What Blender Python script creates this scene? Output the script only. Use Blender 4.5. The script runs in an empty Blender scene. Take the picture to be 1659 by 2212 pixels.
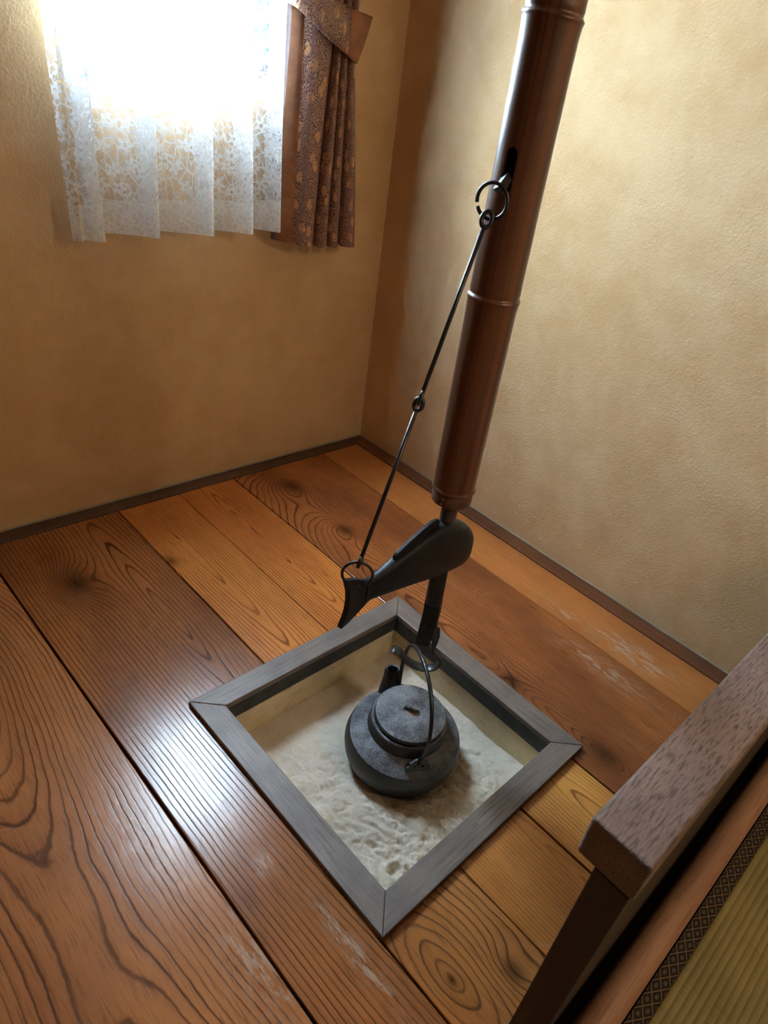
import bpy, bmesh, math, random
from mathutils import Vector, Matrix, noise
random.seed(7)
PI = math.pi
sc = bpy.context.scene
COL = sc.collection

# ---------------------------------------------------------------- camera
CAM = Vector((-1.5795, -1.7020, 1.1688))
R0 = Vector((0.6812, -0.7108, 0.1751)); R1 = Vector((-0.2981, -0.4878, -0.8205)); R2 = Vector((0.6686, 0.5068, -0.5442))
cd = bpy.data.cameras.new('camera'); cam = bpy.data.objects.new('camera', cd); COL.objects.link(cam)
m3 = Matrix((R0, -R1, -R2)).transposed()
cam.matrix_world = Matrix.Translation(CAM) @ m3.to_4x4()
cd.sensor_fit = 'VERTICAL'; cd.sensor_height = 36.0; cd.sensor_width = 27.0
cd.lens = 1431.5 / 2212 * 36.0
cd.shift_x = -138.09 / 2212; cd.shift_y = 26.86 / 2212
cd.clip_start = 0.02
cd.dof.use_dof = True; cd.dof.focus_distance = 1.45; cd.dof.aperture_fstop = 9.0
sc.camera = cam

# ---------------------------------------------------------------- world, light, exposure
W = bpy.data.worlds.new('sky'); sc.world = W; W.use_nodes = True
bg = W.node_tree.nodes['Background']
bg.inputs[0].default_value = (0.60, 0.81, 1.0, 1); bg.inputs[1].default_value = 72.0
def portal(name, loc, rot, sx, sy):
    l = bpy.data.lights.new(name, 'AREA'); l.shape = 'RECTANGLE'; l.size = sx; l.size_y = sy; l.cycles.is_portal = True
    o = bpy.data.objects.new(name, l); COL.objects.link(o); o.location = loc; o.rotation_euler = rot
portal('window_daylight', (-0.62, 0.10, 1.52), (-PI/2, 0, 0), 0.60, 0.86)
vs = sc.view_settings
vs.view_transform = 'Standard'; vs.look = 'None'; vs.exposure = 1.38; vs.gamma = 1.0; vs.use_curve_mapping = False
cy_ = sc.cycles; cy_.max_bounces = 6; cy_.diffuse_bounces = 4; cy_.glossy_bounces = 3; cy_.transmission_bounces = 4; cy_.transparent_max_bounces = 8; cy_.adaptive_threshold = 0.30; cy_.caustics_reflective = False; cy_.caustics_refractive = False

# ---------------------------------------------------------------- helpers
def link(name, me, mat, parent=None, smooth=False):
    o = bpy.data.objects.new(name, me); COL.objects.link(o)
    if mat: me.materials.append(mat)
    if smooth:
        for p in me.polygons: p.use_smooth = True
    if parent: o.parent = parent
    return o
def from_bm(name, bm, mat, parent=None, smooth=False, angle=None):
    bmesh.ops.recalc_face_normals(bm, faces=bm.faces)
    me = bpy.data.meshes.new(name); bm.to_mesh(me); bm.free()
    o = link(name, me, mat, parent, smooth)
    if angle is not None:
        for p in me.polygons: p.use_smooth = True
        me.set_sharp_from_angle(angle=math.radians(angle))
    return o
def empty(name, loc=(0, 0, 0), rz=0):
    o = bpy.data.objects.new(name, None); COL.objects.link(o); o.location = loc; o.rotation_euler = (0, 0, rz)
    o.empty_display_size = 0.05
    return o
def tag(o, label=None, cat=None, group=None, kind=None):
    if label: o['label'] = label
    if cat: o['category'] = cat
    if group: o['group'] = group
    if kind: o['kind'] = kind
    return o
def bm_box(bm, a, b):
    v = [bm.verts.new((x, y, z)) for x in (a[0], b[0]) for y in (a[1], b[1]) for z in (a[2], b[2])]
    for f in ((0, 1, 3, 2), (4, 6, 7, 5), (0, 4, 5, 1), (2, 3, 7, 6), (0, 2, 6, 4), (1, 5, 7, 3)):
        bm.faces.new([v[i] for i in f])
    return v
def box(name, a, b, mat, parent=None, bev=0.0, seg=2):
    bm = bmesh.new(); bm_box(bm, a, b)
    if bev: bmesh.ops.bevel(bm, geom=bm.edges[:], offset=bev, segments=seg, affect='EDGES', profile=0.6)
    return from_bm(name, bm, mat, parent)
def prism(name, poly, z0, z1, mat, parent=None, bev=0.0, seg=2):
    bm = bmesh.new()
    lo = [bm.verts.new((p[0], p[1], z0)) for p in poly]; hi = [bm.verts.new((p[0], p[1], z1)) for p in poly]
    n = len(poly); bm.faces.new(lo[::-1]); bm.faces.new(hi)
    for i in range(n): bm.faces.new((lo[i], lo[(i+1) % n], hi[(i+1) % n], hi[i]))
    bmesh.ops.recalc_face_normals(bm, faces=bm.faces)
    if bev:
        es = [e for e in bm.edges if e.verts[0].co.z > z1-1e-6 and e.verts[1].co.z > z1-1e-6]
        bmesh.ops.bevel(bm, geom=es, offset=bev, segments=seg, affect='EDGES', profile=0.5)
    return from_bm(name, bm, mat, parent)
def lathe(bm, prof, n=64, c=(0, 0, 0)):
    rings = []
    for r, z in prof:
        if r < 1e-6: rings.append([bm.verts.new((c[0], c[1], c[2]+z))])
        else: rings.append([bm.verts.new((c[0]+r*math.cos(2*PI*i/n), c[1]+r*math.sin(2*PI*i/n), c[2]+z)) for i in range(n)])
    for a, b in zip(rings, rings[1:]):
        for i in range(n):
            j = (i+1) % n
            if len(a) == 1 and len(b) == 1: continue
            if len(a) == 1: bm.faces.new((a[0], b[j], b[i]))
            elif len(b) == 1: bm.faces.new((a[i], a[j], b[0]))
            else: bm.faces.new((a[i], a[j], b[j], b[i]))
def catmull(pts, k=8, closed=False):
    pts = [Vector(p) for p in pts]; n = len(pts); out = []
    rng = range(n if closed else n-1)
    for i in rng:
        p1 = pts[i]; p2 = pts[(i+1) % n]
        p0 = pts[(i-1) % n] if (closed or i > 0) else p1*2-p2
        p3 = pts[(i+2) % n] if (closed or i+2 < n) else p2*2-p1
        for j in range(k):
            t = j/k
            out.append(0.5*((2*p1)+(p2-p0)*t+(2*p0-5*p1+4*p2-p3)*t*t+(3*p1-p0-3*p2+p3)*t**3))
    if not closed: out.append(pts[-1])
    return out
def tube(bm, pts, rad, n=12, closed=False, cap=True, flat=None, up=None):
    """sweep a circle (or an ellipse rad x flat) along pts"""
    pts = [Vector(p) for p in pts]; m = len(pts); rings = []
    prev = None
    for i, p in enumerate(pts):
        if closed: t = (pts[(i+1) % m]-pts[i-1]).normalized()
        else: t = (pts[min(i+1, m-1)]-pts[max(i-1, 0)]).normalized()
        if up is not None: nrm = Vector(up)-t*Vector(up).dot(t)
        elif prev is None:
            nrm = Vector((0, 0, 1)) if abs(t.z) < 0.9 else Vector((1, 0, 0)); nrm = nrm-t*nrm.dot(t)
        else: nrm = prev-t*prev.dot(t)
        nrm.normalize(); prev = nrm; bn = t.cross(nrm)
        r = rad[i] if isinstance(rad, (list, tuple)) else rad
        r2 = r if flat is None else (flat[i] if isinstance(flat, (list, tuple)) else flat)
        rings.append([bm.verts.new(p+nrm*(r*math.cos(2*PI*k/n))+bn*(r2*math.sin(2*PI*k/n))) for k in range(n)])
    for i in range(m if closed else m-1):
        a = rings[i]; b = rings[(i+1) % m]
        for k in range(n): bm.faces.new((a[k], a[(k+1) % n], b[(k+1) % n], b[k]))
    if cap and not closed: bm.faces.new(rings[0][::-1]); bm.faces.new(rings[-1])
def boolean(o, cutters, op='DIFFERENCE'):
    for c in cutters:
        md = o.modifiers.new('b', 'BOOLEAN'); md.operation = op; md.object = c; md.solver = 'EXACT'
    dg = bpy.context.evaluated_depsgraph_get()
    me = bpy.data.meshes.new_from_object(o.evaluated_get(dg)); old = o.data
    o.modifiers.clear(); o.data = me; me.name = old.name
    for c in cutters: bpy.data.objects.remove(c)
def fbm(x, y, z=0.0, o=4):
    return noise.fractal(Vector((x, y, z)), 1.0, 2.0, o)

# ---------------------------------------------------------------- node helpers
class NT:
    def __init__(s, name):
        s.m = bpy.data.materials.new(name); s.m.use_nodes = True; s.t = s.m.node_tree
        s.b = s.t.nodes['Principled BSDF']; s.out = s.t.nodes['Material Output']
    def n(s, typ, **kw):
        nd = s.t.nodes.new(typ)
        for k, v in kw.items(): setattr(nd, k, v)
        return nd
    def put(s, sock, v):
        if isinstance(v, bpy.types.NodeSocket): s.t.links.new(v, sock)
        else: sock.default_value = v
    def m1(s, op, a, b=0.0, c=0.0, clamp=False):
        nd = s.n('ShaderNodeMath', operation=op, use_clamp=clamp)
        for i, v in enumerate((a, b, c)): s.put(nd.inputs[i], v)
        return nd.outputs[0]
    def add(s, a, b): return s.m1('ADD', a, b)
    def sub(s, a, b): return s.m1('SUBTRACT', a, b)
    def mul(s, a, b): return s.m1('MULTIPLY', a, b)
    def ss(s, x, a, b, lo=0.0, hi=1.0):
        nd = s.n('ShaderNodeMapRange', interpolation_type='SMOOTHSTEP')
        for i, v in enumerate((x, a, b, lo, hi)): s.put(nd.inputs[i], v)
        return nd.outputs[0]
    def obj(s):
        nd = s.n('ShaderNodeTexCoord'); return nd.outputs['Object']
    def uv(s):
        nd = s.n('ShaderNodeTexCoord'); return nd.outputs['UV']
    def sep(s, v):
        nd = s.n('ShaderNodeSeparateXYZ'); s.put(nd.inputs[0], v); return nd.outputs
    def comb(s, x, y, z=0.0):
        nd = s.n('ShaderNodeCombineXYZ')
        for i, v in enumerate((x, y, z)): s.put(nd.inputs[i], v)
        return nd.outputs[0]
    def scale(s, v, sc3, loc=(0, 0, 0), rot=(0, 0, 0)):
        nd = s.n('ShaderNodeMapping'); s.put(nd.inputs['Vector'], v)
        nd.inputs['Scale'].default_value = sc3; nd.inputs['Location'].default_value = loc; nd.inputs['Rotation'].default_value = rot
        return nd.outputs[0]
    def noise(s, v, sc_=1.0, det=2.0, rough=0.5, dist=0.0):
        nd = s.n('ShaderNodeTexNoise'); s.put(nd.inputs['Vector'], v)
        nd.inputs['Scale'].default_value = sc_; nd.inputs['Detail'].default_value = det
        nd.inputs['Roughness'].default_value = rough; nd.inputs['Distortion'].default_value = dist
        return nd.outputs[0]
    def vor(s, v, sc_=1.0, feature='F1', rnd=1.0, dim='3D'):
        nd = s.n('ShaderNodeTexVoronoi', feature=feature, voronoi_dimensions=dim); s.put(nd.inputs['Vector'], v)
        nd.inputs['Scale'].default_value = sc_; nd.inputs['Randomness'].default_value = rnd
        return nd
    def mix(s, f, a, b):
        nd = s.n('ShaderNodeMix', data_type='RGBA'); s.put(nd.inputs[0], f)
        for i, v in ((6, a), (7, b)): s.put(nd.inputs[i], (*v, 1) if isinstance(v, tuple) and len(v) == 3 else v)
        return nd.outputs[2]
    def ramp(s, f, stops, interp='LINEAR'):
        nd = s.n('ShaderNodeValToRGB'); s.put(nd.inputs[0], f); cr = nd.color_ramp; cr.interpolation = interp
        while len(cr.elements) < len(stops): cr.elements.new(0.5)
        for e, (p, c) in zip(cr.elements, stops):
            e.position = p; e.color = (*c, 1) if isinstance(c, tuple) else (c, c, c, 1)
        return nd.outputs[0]
    def bump(s, h, strength=0.3, dist=0.001, nrm=None):
        nd = s.n('ShaderNodeBump'); nd.inputs['Strength'].default_value = strength; nd.inputs['Distance'].default_value = dist
        s.put(nd.inputs['Height'], h)
        if nrm is not None: s.put(nd.inputs['Normal'], nrm)
        return nd.outputs[0]
    def fin(s, col, rough=0.5, nrm=None, metal=0.0, spec=0.5, coat=0.0):
        s.put(s.b.inputs['Base Color'], (*col, 1) if isinstance(col, tuple) else col)
        s.put(s.b.inputs['Roughness'], rough); s.put(s.b.inputs['Metallic'], metal)
        s.b.inputs['Specular IOR Level'].default_value = spec
        s.b.inputs['Coat Weight'].default_value = coat
        if nrm is not None: s.put(s.b.inputs['Normal'], nrm)
        return s.m

def srgb(r, g, b):
    f = lambda c: (c/255/12.92) if c/255 < 0.04045 else ((c/255+0.055)/1.055)**2.4
    return (f(r), f(g), f(b))

def wood(name, light, dark, line, xc, yc, d0, s=0.0, c=0.0, freq=110, knots=(), wob=0.02, phase=0.0, rough=0.20,
         axis='y', g0=0.0, line_str=0.85, fine=1.0, scuffs=(), spec=0.5, stretch=1.0):
    """plain-sawn board: growth rings cut by a plane whose distance from the pith changes along the board"""
    t = NT(name); o = t.obj(); X, Y, Z = t.sep(o)
    if axis == 'x': X, Y = Y, X
    if axis == 'z': X, Y = t.add(X, Y), Z
    P = t.comb(X, Y, Z)
    w1 = t.sub(t.noise(t.scale(P, (6, 2.2/stretch, 3), loc=(phase*3.1, phase*1.7, 0)), 1.0, 2.0), 0.5)
    w2 = t.sub(t.noise(t.scale(P, (22, 9/stretch, 3), loc=(phase, phase*2.7, 0)), 1.0, 2.0), 0.5)
    w3 = t.sub(t.noise(t.scale(P, (60, 60, 30)), 1.0, 1.0), 0.5)
    dy = t.sub(Y, yc)
    d = t.add(t.add(d0, t.mul(dy, s)), t.mul(t.mul(dy, dy), -c))
    d = t.add(d, t.mul(w1, wob*1.6))
    dx = t.add(t.sub(X, xc), t.mul(w1, wob))
    dx = t.add(dx, t.mul(w2, wob*0.16))
    q = t.m1('SQRT', t.add(t.mul(dx, dx), t.mul(d, d)))
    kd = None
    for (kx, ky, kr, amp) in knots:
        ax = t.sub(X, kx); ay = t.mul(t.sub(Y, ky), 0.62)
        r2 = t.add(t.mul(ax, ax), t.mul(ay, ay))
        e = t.m1('EXPONENT', t.mul(r2, -1.0/(kr*kr)))
        q = t.add(q, t.mul(e, amp))
        e2 = t.m1('EXPONENT', t.mul(r2, -3.5/(kr*kr)))
        kd = e2 if kd is None else t.m1('MAXIMUM', kd, e2)
    g = t.add(t.add(t.mul(q, freq), g0), t.add(t.mul(w2, 0.55), t.mul(w3, 0.14)))
    fr = t.m1('FRACT', g)
    ln = t.ramp(fr, [(0.0, 0.30), (0.08, 0.0), (0.50, 0.04), (0.76, 0.22), (0.87, 1.0), (0.95, 1.0), (1.0, 0.30)])
    # rings differ in strength
    rv = t.noise(t.comb(t.mul(t.m1('FLOOR', g), 0.37), 0.0, phase), 1.0, 0.0)
    ln = t.mul(ln, t.ss(rv, 0.2, 0.7, 0.45, 1.0))
    pores = t.noise(t.scale(P, (420, 16, 20)), 1.0, 2.0, 0.6)
    blot = t.noise(t.scale(P, (5, 2.0, 1), loc=(phase*5, 0, 0)), 1.0, 3.0)
    base = t.mix(t.ss(blot, 0.3, 0.72), light, dark)
    base = t.mix(t.mul(t.ss(pores, 0.48, 0.75), 0.45*fine), base, line)
    col = t.mix(t.mul(ln, line_str), base, line)
    if kd is not None: col = t.mix(t.mul(kd, 0.75), col, (line[0]*0.55, line[1]*0.45, line[2]*0.4))
    rg = t.add(rough, t.mul(t.sub(blot, 0.5), 0.16))
    rg = t.add(rg, t.mul(ln, 0.08))
    sn = t.noise(t.scale(P, (90, 22, 10)), 1.0, 4.0, 0.65)
    for (sx, sy, rx, ry, amt) in scuffs:      # worn, dulled varnish patches
        ax = t.m1('DIVIDE', t.sub(X, sx), rx); ay = t.m1('DIVIDE', t.sub(Y, sy), ry)
        e = t.m1('EXPONENT', t.mul(t.add(t.mul(ax, ax), t.mul(ay, ay)), -1.0))
        e = t.mul(e, t.ss(sn, 0.42, 0.62)); e = t.mul(e, amt)
        col = t.mix(e, col, (0.42, 0.32, 0.24)); rg = t.add(rg, t.mul(e, 0.3))
    # fine hair scratches in the varnish
    sc1 = t.vor(t.scale(P, (30, 5, 1), rot=(0, 0, 0.7)), 1.0, 'DISTANCE_TO_EDGE', 1.0, '2D').outputs[0]
    sc2 = t.vor(t.scale(P, (4, 26, 1), rot=(0, 0, 0.35)), 1.0, 'DISTANCE_TO_EDGE', 1.0, '2D').outputs[0]
    scr = t.m1('MAXIMUM', t.ss(sc1, 0.0, 0.012, 1.0, 0.0), t.ss(sc2, 0.0, 0.012, 1.0, 0.0))
    scr = t.mul(scr, t.ss(t.noise(P, 7.0, 3.0), 0.55, 0.68))
    col = t.mix(t.mul(scr, 0.16), col, (0.6, 0.5, 0.4))
    h = t.add(t.mul(ln, -1.0), t.mul(pores, -0.35))
    nm = t.bump(h, 0.12, 0.0010)
    t.fin(col, rg, nm, spec=spec)
    t.put(t.b.inputs['Specular IOR Level'], t.sub(spec, t.mul(ln, spec*0.75)))
    return t.m

# ---------------------------------------------------------------- materials
def plaster(name, c1, c2):
    t = NT(name); o = t.obj()
    big = t.noise(o, 2.2, 4.0, 0.55); mid = t.noise(o, 11.0, 4.0, 0.6)
    fine = t.noise(o, 150.0, 3.0, 0.6); grain = t.noise(o, 620.0, 2.0, 0.6)
    tro = t.noise(o, 42.0, 3.0, 0.5, 0.6)
    f = t.add(t.mul(big, 0.6), t.mul(mid, 0.4))
    col = t.mix(t.ss(f, 0.35, 0.65), c1, c2)
    col = t.mix(t.mul(t.ss(grain, 0.55, 0.75), 0.22), col, (c1[0]*0.45, c1[1]*0.42, c1[2]*0.38))
    h = t.add(t.add(t.mul(fine, 1.0), t.mul(grain, 0.35)), t.mul(tro, 0.9))
    return t.fin(col, 0.92, t.bump(h, 0.38, 0.004), spec=0.2)
M = {}
M['plaster'] = plaster('tan_sand_plaster', srgb(212, 179, 137), srgb(198, 161, 115))
M['ceiling'] = plaster('ceiling_board', srgb(150, 118, 84), srgb(136, 104, 70))
def plain(name, col, rough=0.5, metal=0.0, nz=0.0, sc_=60.0, bump=0.0, spec=0.5, coat=0.0):
    t = NT(name); o = t.obj(); k = t.noise(o, sc_, 4.0, 0.6)
    c = t.mix(t.mul(t.ss(k, 0.3, 0.75), nz), col, tuple(min(1, x*1.9+0.02) for x in col)) if nz else col
    nm = t.bump(k, bump, 0.002) if bump else None
    return t.fin(c, t.add(rough, t.mul(t.sub(k, 0.5), 0.15)), nm, metal, spec, coat)
M['gap'] = plain('dark_subfloor', (0.012, 0.008, 0.006), 0.9)
M['iron'] = plain('black_forged_iron', (0.0075, 0.0085, 0.0105), 0.34, 0.0, 0.5, 90, 0.25, 0.55)
M['blackwood'] = plain('black_lacquered_wood', (0.0055, 0.0065, 0.008), 0.46, 0.0, 0.5, 60, 0.35, 0.25)
M['copper'] = plain('aged_copper', srgb(94, 68, 54), 0.5, 0.4, 0.4, 50, 0.2)
M['nail'] = plain('brass_nail', srgb(150, 110, 60), 0.35, 0.9)
M['glass'] = None
W_P0 = wood('plank_wide_cathedral', srgb(178, 118, 72), srgb(150, 94, 54), srgb(58, 34, 22), -1.475, -1.08, 0.115, 0.0, 0.30, 104,
            wob=0.015, phase=1.0, g0=-.35, scuffs=((-1.28, -1.30, .05, .10, .5), (-1.34, -1.0, .04, .10, .35)))
W_P1 = wood('plank_knot_cathedral', srgb(160, 100, 56), srgb(122, 72, 40), srgb(48, 26, 15), -1.03, -0.74, 0.020, -0.085, 0.0, 104,
            knots=((-1.152, -.295, .052, -.050),), wob=0.014, phase=2.0, scuffs=((-1.175, -1.38, .012, .10, .7), (-1.2, -1.18, .02, .02, .5)))
W_P1B = wood('plank_oval_eye', srgb(194, 126, 66), srgb(164, 102, 50), srgb(60, 38, 26), -1.085, -1.525, 0.0, 0.36, 0.0, 74,
             knots=((-1.086, -1.527, .013, -.008), (-1.0, -1.585, .03, .03)), wob=0.014, phase=3.0, g0=.2)
W_P2 = wood('plank_orange', srgb(212, 136, 70), srgb(184, 110, 52), srgb(98, 52, 24), -0.865, -0.40, 0.012, -0.060, 0.0, 128,
            wob=0.016, phase=4.0, line_str=0.92, knots=((-.93, -.33, .03, .02),))
W_P3 = wood('plank_orange_cathedral', srgb(210, 132, 66), srgb(180, 104, 50), srgb(86, 44, 20), -0.675, -0.58, 0.012, -0.070, 0.0, 128,
            wob=0.010, phase=5.0, line_str=0.95)
W_P4 = wood('plank_red_swirl', srgb(168, 100, 54), srgb(124, 70, 38), srgb(64, 33, 18), -0.505, -1.28, 0.020, 0.0, -0.11, 118,
            knots=((-.4385, -.18, .06, -.05), (-.4475, -.463, .045, -.045), (-.50, -1.45, .05, -.035), (-.505, -1.18, .04, .02)), wob=0.022, phase=6.0,
            scuffs=((-.27, -1.30, .03, .12, .5),))
W_P5 = wood('plank_wall_side', srgb(192, 122, 64), srgb(162, 98, 50), srgb(116, 70, 40), 0.05, -0.5, 0.10, 0.0, 0.0, 200,
            wob=0.03, phase=7.0, line_str=0.5, scuffs=((-.15, -1.32, .035, .10, .8), (-.17, -1.1, .02, .08, .4)))
W_P2F = wood('plank_front_straight', srgb(210, 140, 68), srgb(184, 114, 52), srgb(126, 78, 38), -0.78, -1.52, 0.01, 0.055, 0.0, 140,
             wob=0.012, phase=8.0, line_str=0.7)
W_P3F = wood('plank_front_yellow', srgb(212, 148, 72), srgb(190, 122, 58), srgb(112, 70, 36), -0.64, -1.49, 0.02, 0.085, 0.0, 125,
             wob=0.012, phase=9.0, line_str=0.8)
M['trim'] = wood('trim_dark_wood', srgb(120, 72, 44), srgb(92, 54, 34), srgb(48, 28, 18), 0.03, 0, 0.05, freq=150, wob=0.03, phase=10, rough=0.4, stretch=0.5)
M['trimx'] = wood('trim_dark_wood_cross', srgb(98, 64, 46), srgb(72, 48, 34), srgb(36, 24, 18), 0.03, 0, 0.05, freq=150, wob=0.03, phase=11, rough=0.45, axis='x', stretch=0.5)

def greywood(name, axis):
    t = NT(name); o = t.obj(); X, Y, Z = t.sep(o)
    if axis == 'x': X, Y = Y, X
    P = t.comb(X, Y, Z)
    g = t.noise(t.scale(P, (260, 9, 200)), 1.0, 4.0, 0.65); b = t.noise(P, 9.0, 4.0, 0.6); p = t.noise(t.scale(P, (900, 120, 500)), 1.0, 2.0)
    col = t.mix(t.ss(b, 0.3, 0.7), srgb(128, 114, 104), srgb(104, 92, 86))
    col = t.mix(t.mul(t.ss(g, 0.45, 0.75), 0.75), col, srgb(66, 55, 50))
    col = t.mix(t.mul(t.ss(p, 0.58, 0.75), 0.5), col, srgb(48, 40, 36))
    h = t.add(t.mul(g, -1.0), t.mul(b, 0.6))
    return t.fin(col, t.add(0.40, t.mul(b, 0.14)), t.bump(h, 0.25, 0.0012), spec=0.5)
M['frame_y'] = greywood('hearth_grey_wood_along', 'y'); M['frame_x'] = greywood('hearth_grey_wood_across', 'x')
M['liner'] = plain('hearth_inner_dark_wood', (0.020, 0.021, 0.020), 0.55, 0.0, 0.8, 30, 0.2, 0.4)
def mk_lining():
    t = NT('hearth_clay_lining'); o = t.obj()
    b = t.noise(o, 12.0, 5.0, 0.65); s = t.noise(t.scale(o, (18, 18, 60)), 1.0, 5.0, 0.7); k = t.noise(o, 180, 3.0)
    col = t.mix(t.ss(b, 0.35, 0.7), srgb(226, 208, 172), srgb(206, 186, 148))
    col = t.mix(t.mul(t.ss(s, 0.58, 0.72), 0.6), col, srgb(96, 80, 60))
    return t.fin(col, 0.9, t.bump(t.add(k, t.mul(b, 1.5)), 0.3, 0.002), spec=0.2)
M['lining'] = mk_lining()
def mk_ash():
    t = NT('hearth_ash'); o = t.obj()
    b = t.noise(o, 9.0, 5.0, 0.6); k = t.noise(o, 420, 3.0, 0.7); sp = t.vor(o, 160.0, 'F1', 1.0, '2D').outputs[0]
    col = t.mix(t.ss(b, 0.3, 0.7), srgb(214, 204, 190), srgb(198, 186, 168))
    col = t.mix(t.mul(t.ss(sp, 0.08, 0.14, 1.0, 0.0), 0.20), col, srgb(90, 78, 66))
    return t.fin(col, 0.97, t.bump(t.add(k, t.mul(t.noise(o, 90, 4.0), 1.2)), 0.5, 0.0022), spec=0.1)
M['ash'] = mk_ash()
def mk_bamboo():
    t = NT('smoked_bamboo'); o = t.obj(); X, Y, Z = t.sep(o)
    ang = t.m1('ARCTAN2', Y, X)
    P = t.comb(t.m1('COSINE', ang), t.m1('SINE', ang), t.mul(Z, 0.6))
    st = t.noise(t.scale(P, (16, 16, 1.1)), 1.0, 4.0, 0.7); st2 = t.noise(t.scale(P, (70, 70, 1.5)), 1.0, 2.0)
    b = t.noise(t.scale(P, (1.6, 1.6, 1.4)), 1.0, 3.0)
    col = t.mix(t.ss(b, 0.35, 0.65), srgb(112, 69, 47), srgb(62, 39, 31))
    col = t.mix(t.mul(t.ss(st, 0.48, 0.72), 0.8), col, srgb(34, 22, 20))
    col = t.mix(t.mul(t.ss(st2, 0.55, 0.8), 0.6), col, srgb(140, 94, 56))
    return t.fin(col, t.add(0.24, t.mul(st, 0.16)), t.bump(t.add(st, st2), 0.10, 0.001), spec=0.6)
M['bamboo'] = mk_bamboo()
M['bamboo_in'] = plain('bamboo_inside', (0.01, 0.008, 0.007), 0.9)
M['rodwood'] = plain('dark_stick_wood', srgb(60, 46, 40), 0.5, 0, 0.5, 40, 0.2)
def mk_kettle():
    t = NT('cast_iron_kettle'); o = t.obj()
    k = t.noise(o, 330, 4.0, 0.75); b = t.noise(o, 26, 4.0, 0.65); X, Y, Z = t.sep(o)
    geo = t.n('ShaderNodeNewGeometry'); nz = t.sep(geo.outputs['Normal'])[2]
    dust = t.mul(t.ss(nz, 0.45, 0.95), t.ss(t.add(t.mul(k, 0.55), t.mul(b, 0.45)), 0.36, 0.66))     # ash settled on the upward faces
    col = t.mix(t.ss(b, 0.35, 0.7), (0.010, 0.011, 0.013), (0.022, 0.022, 0.024))
    col = t.mix(t.mul(dust, 0.7), col, srgb(158, 162, 170))
    rust = t.mul(t.ss(t.noise(o, 15, 4.0, 0.6), 0.62, 0.74), 0.45)
    col = t.mix(rust, col, srgb(64, 44, 36))
    return t.fin(col, t.add(0.44, t.mul(dust, 0.3)), t.bump(t.add(k, t.mul(b, 0.8)), 0.35, 0.0016), spec=0.5)
M['kettle'] = mk_kettle()
def mk_lace(name, band):
    t = NT(name); uv = t.uv(); U, V, _ = t.sep(uv)
    n1 = t.sub(t.noise(uv, 22.0, 2.0), 0.5); n2 = t.sub(t.noise(t.scale(uv, (1, 1, 1), loc=(5, 3, 0)), 22.0, 2.0), 0.5)
    p = t.comb(t.add(U, t.mul(n1, 0.016)), t.add(V, t.mul(n2, 0.016)))
    # flowers: petals around scattered centres
    fl = t.vor(p, 26.0, 'F1', 0.75, '2D')
    ctr = t.sep(fl.outputs['Position'])
    px = t.sub(t.sep(p)[0], ctr[0]); py = t.sub(t.sep(p)[1], ctr[1])
    ang = t.m1('ARCTAN2', py, px); rad = t.m1('SQRT', t.add(t.mul(px, px), t.mul(py, py)))
    pet = t.add(0.0125, t.mul(t.m1('COSINE', t.mul(ang, 5.0)), 0.0048))
    flower = t.ss(t.sub(rad, pet), -0.0012, 0.0006, 1.0, 0.0)
    eye = t.ss(rad, 0.0034, 0.0044); flower = t.mul(flower, t.add(0.25, t.mul(eye, 0.75)))
    # leafy vine web, drawn out along the height
    vp = t.scale(p, (115, 62, 1)); v1 = t.vor(vp, 1.0, 'DISTANCE_TO_EDGE', 1.0, '2D').outputs[0]
    web = t.ss(v1, 0.04, 0.09, 0.85, 0.0)
    v2 = t.vor(t.scale(p, (46, 26, 1), loc=(3.3, 1.2, 0)), 1.0, 'DISTANCE_TO_EDGE', 1.0, '2D').outputs[0]
    web2 = t.ss(v2, 0.035, 0.07, 1.0, 0.0)
    leaf = t.mul(t.ss(t.noise(t.scale(p, (90, 52, 1)), 1.0, 1.0), 0.58, 0.61), 0.85)
    mask = t.m1('MAXIMUM', t.m1('MAXIMUM', flower, web), t.m1('MAXIMUM', web2, leaf))
    # fine net ground
    nx = t.m1('ABSOLUTE', t.m1('SINE', t.mul(U, 2000.0))); ny = t.m1('ABSOLUTE', t.m1('SINE', t.mul(V, 2000.0)))
    net = t.ss(t.m1('MINIMUM', nx, ny), 0.12, 0.35, 0.75, 0.0)
    if band:
        mask = t.m1('MAXIMUM', t.add(0.80, t.mul(mask, 0.2)), net)
        mask = t.mul(mask, t.ss(t.noise(p, 240.0, 2.0), 0.30, 0.36, 0.45, 1.0))
    else: mask = t.m1('MAXIMUM', t.mul(mask, 0.93), t.mul(net, 0.8))
    dif = t.n('ShaderNodeBsdfDiffuse'); dif.inputs[0].default_value = (0.84, 0.88, 0.92, 1)
    trl = t.n('ShaderNodeBsdfTranslucent'); trl.inputs[0].default_value = (0.86, 0.89, 0.90, 1)
    tr = t.n('ShaderNodeBsdfTransparent')
    nm = t.bump(mask, 0.4, 0.001); t.put(dif.inputs['Normal'], nm)
    a = t.n('ShaderNodeMixShader'); a.inputs[0].default_value = 0.33
    t.t.links.new(dif.outputs[0], a.inputs[1]); t.t.links.new(trl.outputs[0], a.inputs[2])
    b = t.n('ShaderNodeMixShader'); t.put(b.inputs[0], mask)
    t.t.links.new(tr.outputs[0], b.inputs[1]); t.t.links.new(a.outputs[0], b.inputs[2])
    t.t.links.new(b.outputs[0], t.out.inputs[0]); t.t.nodes.remove(t.b)
    return t.m
M['lace'] = mk_lace('white_floral_lace', False); M['lace_hem'] = mk_lace('white_lace_hem', True)
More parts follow.
